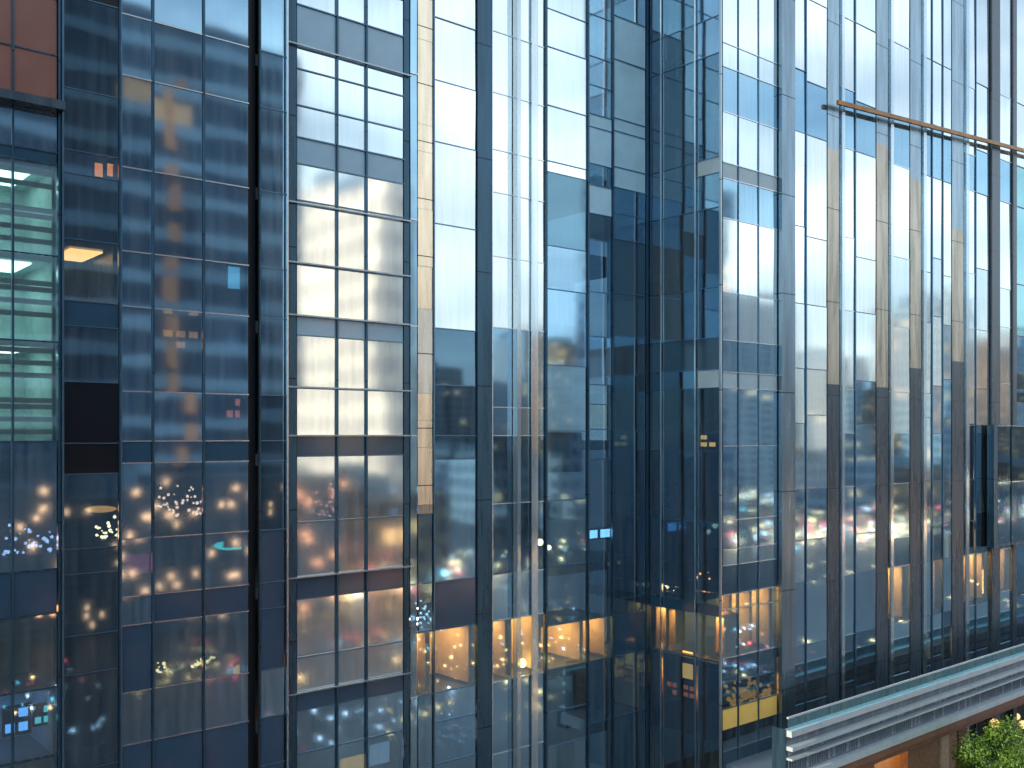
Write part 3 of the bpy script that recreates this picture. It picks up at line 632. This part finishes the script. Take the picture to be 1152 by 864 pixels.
g_('lit_panel', FA, 254, 273, 446, 472, .7, (1, .22, .12), 1.8, 'small red lit grid for a mirrored sign beside the black slot', 'screen', None, 'grid')  # mirrored red sign, added inside the same way
g_('lit_panel', FA, 255, 276, 300, 326, .8, (.45, .9, .95), .9, 'pale teal panel for a mirrored lit window beside the black slot', 'screen')  # lit windows of the mirrored tower, added as glowing panels inside
g_('lit_panel', FA, 255, 276, 376, 396, .8, (.45, .9, .95), .9, 'pale teal panel for a mirrored lit window above the red grid', 'screen')
g_('green_canopy_glow', FA, 240, 277, 608, 618, .7, TE, 2.0, 'flat green glowing oval for a mirrored canopy beside the black slot', 'lamp', None, 'oval')  # lit green canopy mirrored in the glass, added as a glowing oval inside
g_('lit_sign', FA, 141, 168, 622, 646, .7, PK, .8, 'pink lit panel for a mirrored sign low behind blue glass', 'sign')  # mirrored pink sign, added inside the glass
g_('glow_cluster', FA, 174, 226, 546, 580, .7, (1, .5, .3), 5, 'wide cluster of small orange and red lights', 'lamp', None, 'cluster')
g_('glow_cluster', FA, 174, 240, 738, 752, .8, (1, .6, .2), 6, 'long low cluster of amber mirrored city lights', 'lamp', None, 'cluster')
g_('pendant_lamp', FA, 262, 276, 748, 762, .9, (1, .5, .15), 2.5, 'round amber pendant beside the black slot', 'lamp', None, 'ball')
g_('wall_light', FA, 238, 252, 826, 870, .6, (1, .62, .28), 2.2, 'tall warm lit strip at the bottom beside the black slot', 'light')
g_('glow_cluster', FA, 338, 376, 540, 580, .8, (1, .35, .28), 6, 'reddish cluster of lights in the framed bay', 'lamp', None, 'cluster')
g_('glow_cluster', FA, 380, 410, 770, 790, .8, (1, .6, .2), 6, 'amber cluster of mirrored city lights low in the framed bay', 'lamp', None, 'cluster')
g_('wall_light', FA, 350, 377, 744, 764, .6, (1, .6, .18), 1.6, 'amber lit panel low in the framed bay', 'light')
g_('wall_light', FA, 381, 410, 850, 880, .6, (1, .42, .06), 3.0, 'orange lit panel at the bottom of the framed bay', 'light')
g_('glowing_panel', FA, 414, 438, 835, 860, .5, (.6, .75, .85), .7, 'pale grey panel with an added glow at the bottom of the framed bay', 'board')  # plain grey panel whose brightness is put in as glow
g_('lit_panel', FA, 428, 450, 545, 582, .7, (.1, .5, .8), .9, 'blue screen in the framed bay', 'screen', None, 'grid')
g_('lit_sign', FA, 383, 408, 598, 625, .7, PK, .9, 'pink lit sign in the middle of the framed bay', 'sign')
g_('glow_cluster', FA, 462, 486, 672, 702, .8, (.7, .95, 1), 4, 'cluster of cool white mirrored city lights beside the champagne pilaster foot', 'lamp', None, 'cluster')
g_('pendant_lamp', FA, 604, 611, 606, 614, .8, (1, .8, .4), 9, 'bright round bulb, the upper of two by a dark mullion', 'lamp', 'paired bulbs', 'ball')
g_('pendant_lamp', FA, 615, 620, 613, 619, .8, (1, .8, .4), 9, 'bright round bulb, the lower of two by a dark mullion', 'lamp', 'paired bulbs', 'ball')
g_('pendant_lamp', FA, 582, 592, 741, 751, .8, (1, .8, .3), 7, 'yellow bulb glowing in the warm lit floor', 'lamp', None, 'ball')
g_('wall_light', FA, 662, 672, 595, 606, .5, (.5, .82, 1), 2.6, 'pale blue lit pane, the left of a pair', 'light', 'pale blue panes')
g_('wall_light', FA, 674, 686, 594, 605, .5, (.5, .82, 1), 2.6, 'pale blue lit pane, the right of a pair', 'light', 'pale blue panes')
g_('glow_cluster', FA, 490, 533, 800, 835, .8, (.9, .9, .8), 5, 'cluster of white lights low beside the dark pier', 'lamp', None, 'cluster')
g_('table_lamp', FB, 787, 806, 488, 504, .8, (1, .6, .16), 1.6, 'amber lit shelf on the return wall of the corner block', 'lamp', None, 'grid')
g_('glow_cluster', FB, 750, 772, 650, 664, .7, (1, .7, .4), 5, 'few warm bulbs on the recessed return wall', 'lamp', None, 'cluster')
g_('glow_cluster', FB, 786, 806, 642, 668, .7, (1, .4, .1), 5, 'orange bulbs next to the corner post', 'lamp', None, 'cluster')
g_('wall_light', FB, 768, 781, 726, 764, .6, (1, .55, .14), 1.5, 'upright amber panel on the return wall', 'light')
g_('picture', FB, 750, 762, 766, 782, .6, (.7, .16, .07), .9, 'small red lit picture, the left of two under the amber panel', 'picture', 'red pictures', 'grid')  # both pictures glow by themselves; the light on them is put into the material
g_('picture', FB, 768, 782, 770, 786, .6, (.7, .16, .07), .9, 'small red lit picture, the right of two under the amber panel', 'picture', 'red pictures', 'grid')
g_('glow_cluster', FC, 815, 850, 764, 790, .6, (1, .42, .08), 1.3, 'orange flowers made as glowing balls, standing on the yellow band', 'lamp', None, 'cluster', 2.2)  # orange flowers, shaped as glowing balls
g_('glow_cluster', FC, 855, 880, 768, 784, .6, (1, .45, .10), 1.3, 'smaller group of orange flowers made as glowing balls at the end of the yellow band', 'lamp', None, 'cluster', 2.2)
for (a, b, y0, y1, lb) in ((1000, 1010, 556, 604, 'tall bright amber panel between the first fins'), (1037, 1046, 712, 742, 'short orange panel just above the terrace'), (1062, 1069, 572, 640, 'narrow amber panel behind the finned glass'), (1098, 1111, 560, 596, 'amber panel next to the oriel'), (1100, 1111, 640, 668, 'red lit panel under the oriel'), (1012, 1021, 575, 606, 'small amber panel beside the taller one')):
    g_('wall_light', FC, a, b, y0, y1, .7, (1, .52, .14), 2.4, lb, 'light')

g_('lit_panel', FA, 4, 34, 794, 826, .7, BL_, 0.7, 'blue lit screen in the lower left window', 'screen', None, 'grid')
g_('lit_panel', FA, 38, 58, 792, 815, .7, (.1, .6, .75), .45, 'turquoise lit screen in the lower left window', 'screen', None, 'grid')
g_('wall_light', FA, 2, 62, 683, 692, .5, (1, .58, .14), 2.4, 'long amber light strip over the lower left window', 'light')
g_('glow_cluster', FA, 2, 58, 590, 622, .8, (.8, .85, 1), 5, 'cluster of pale lights in the left edge window', 'lamp', None, 'cluster')
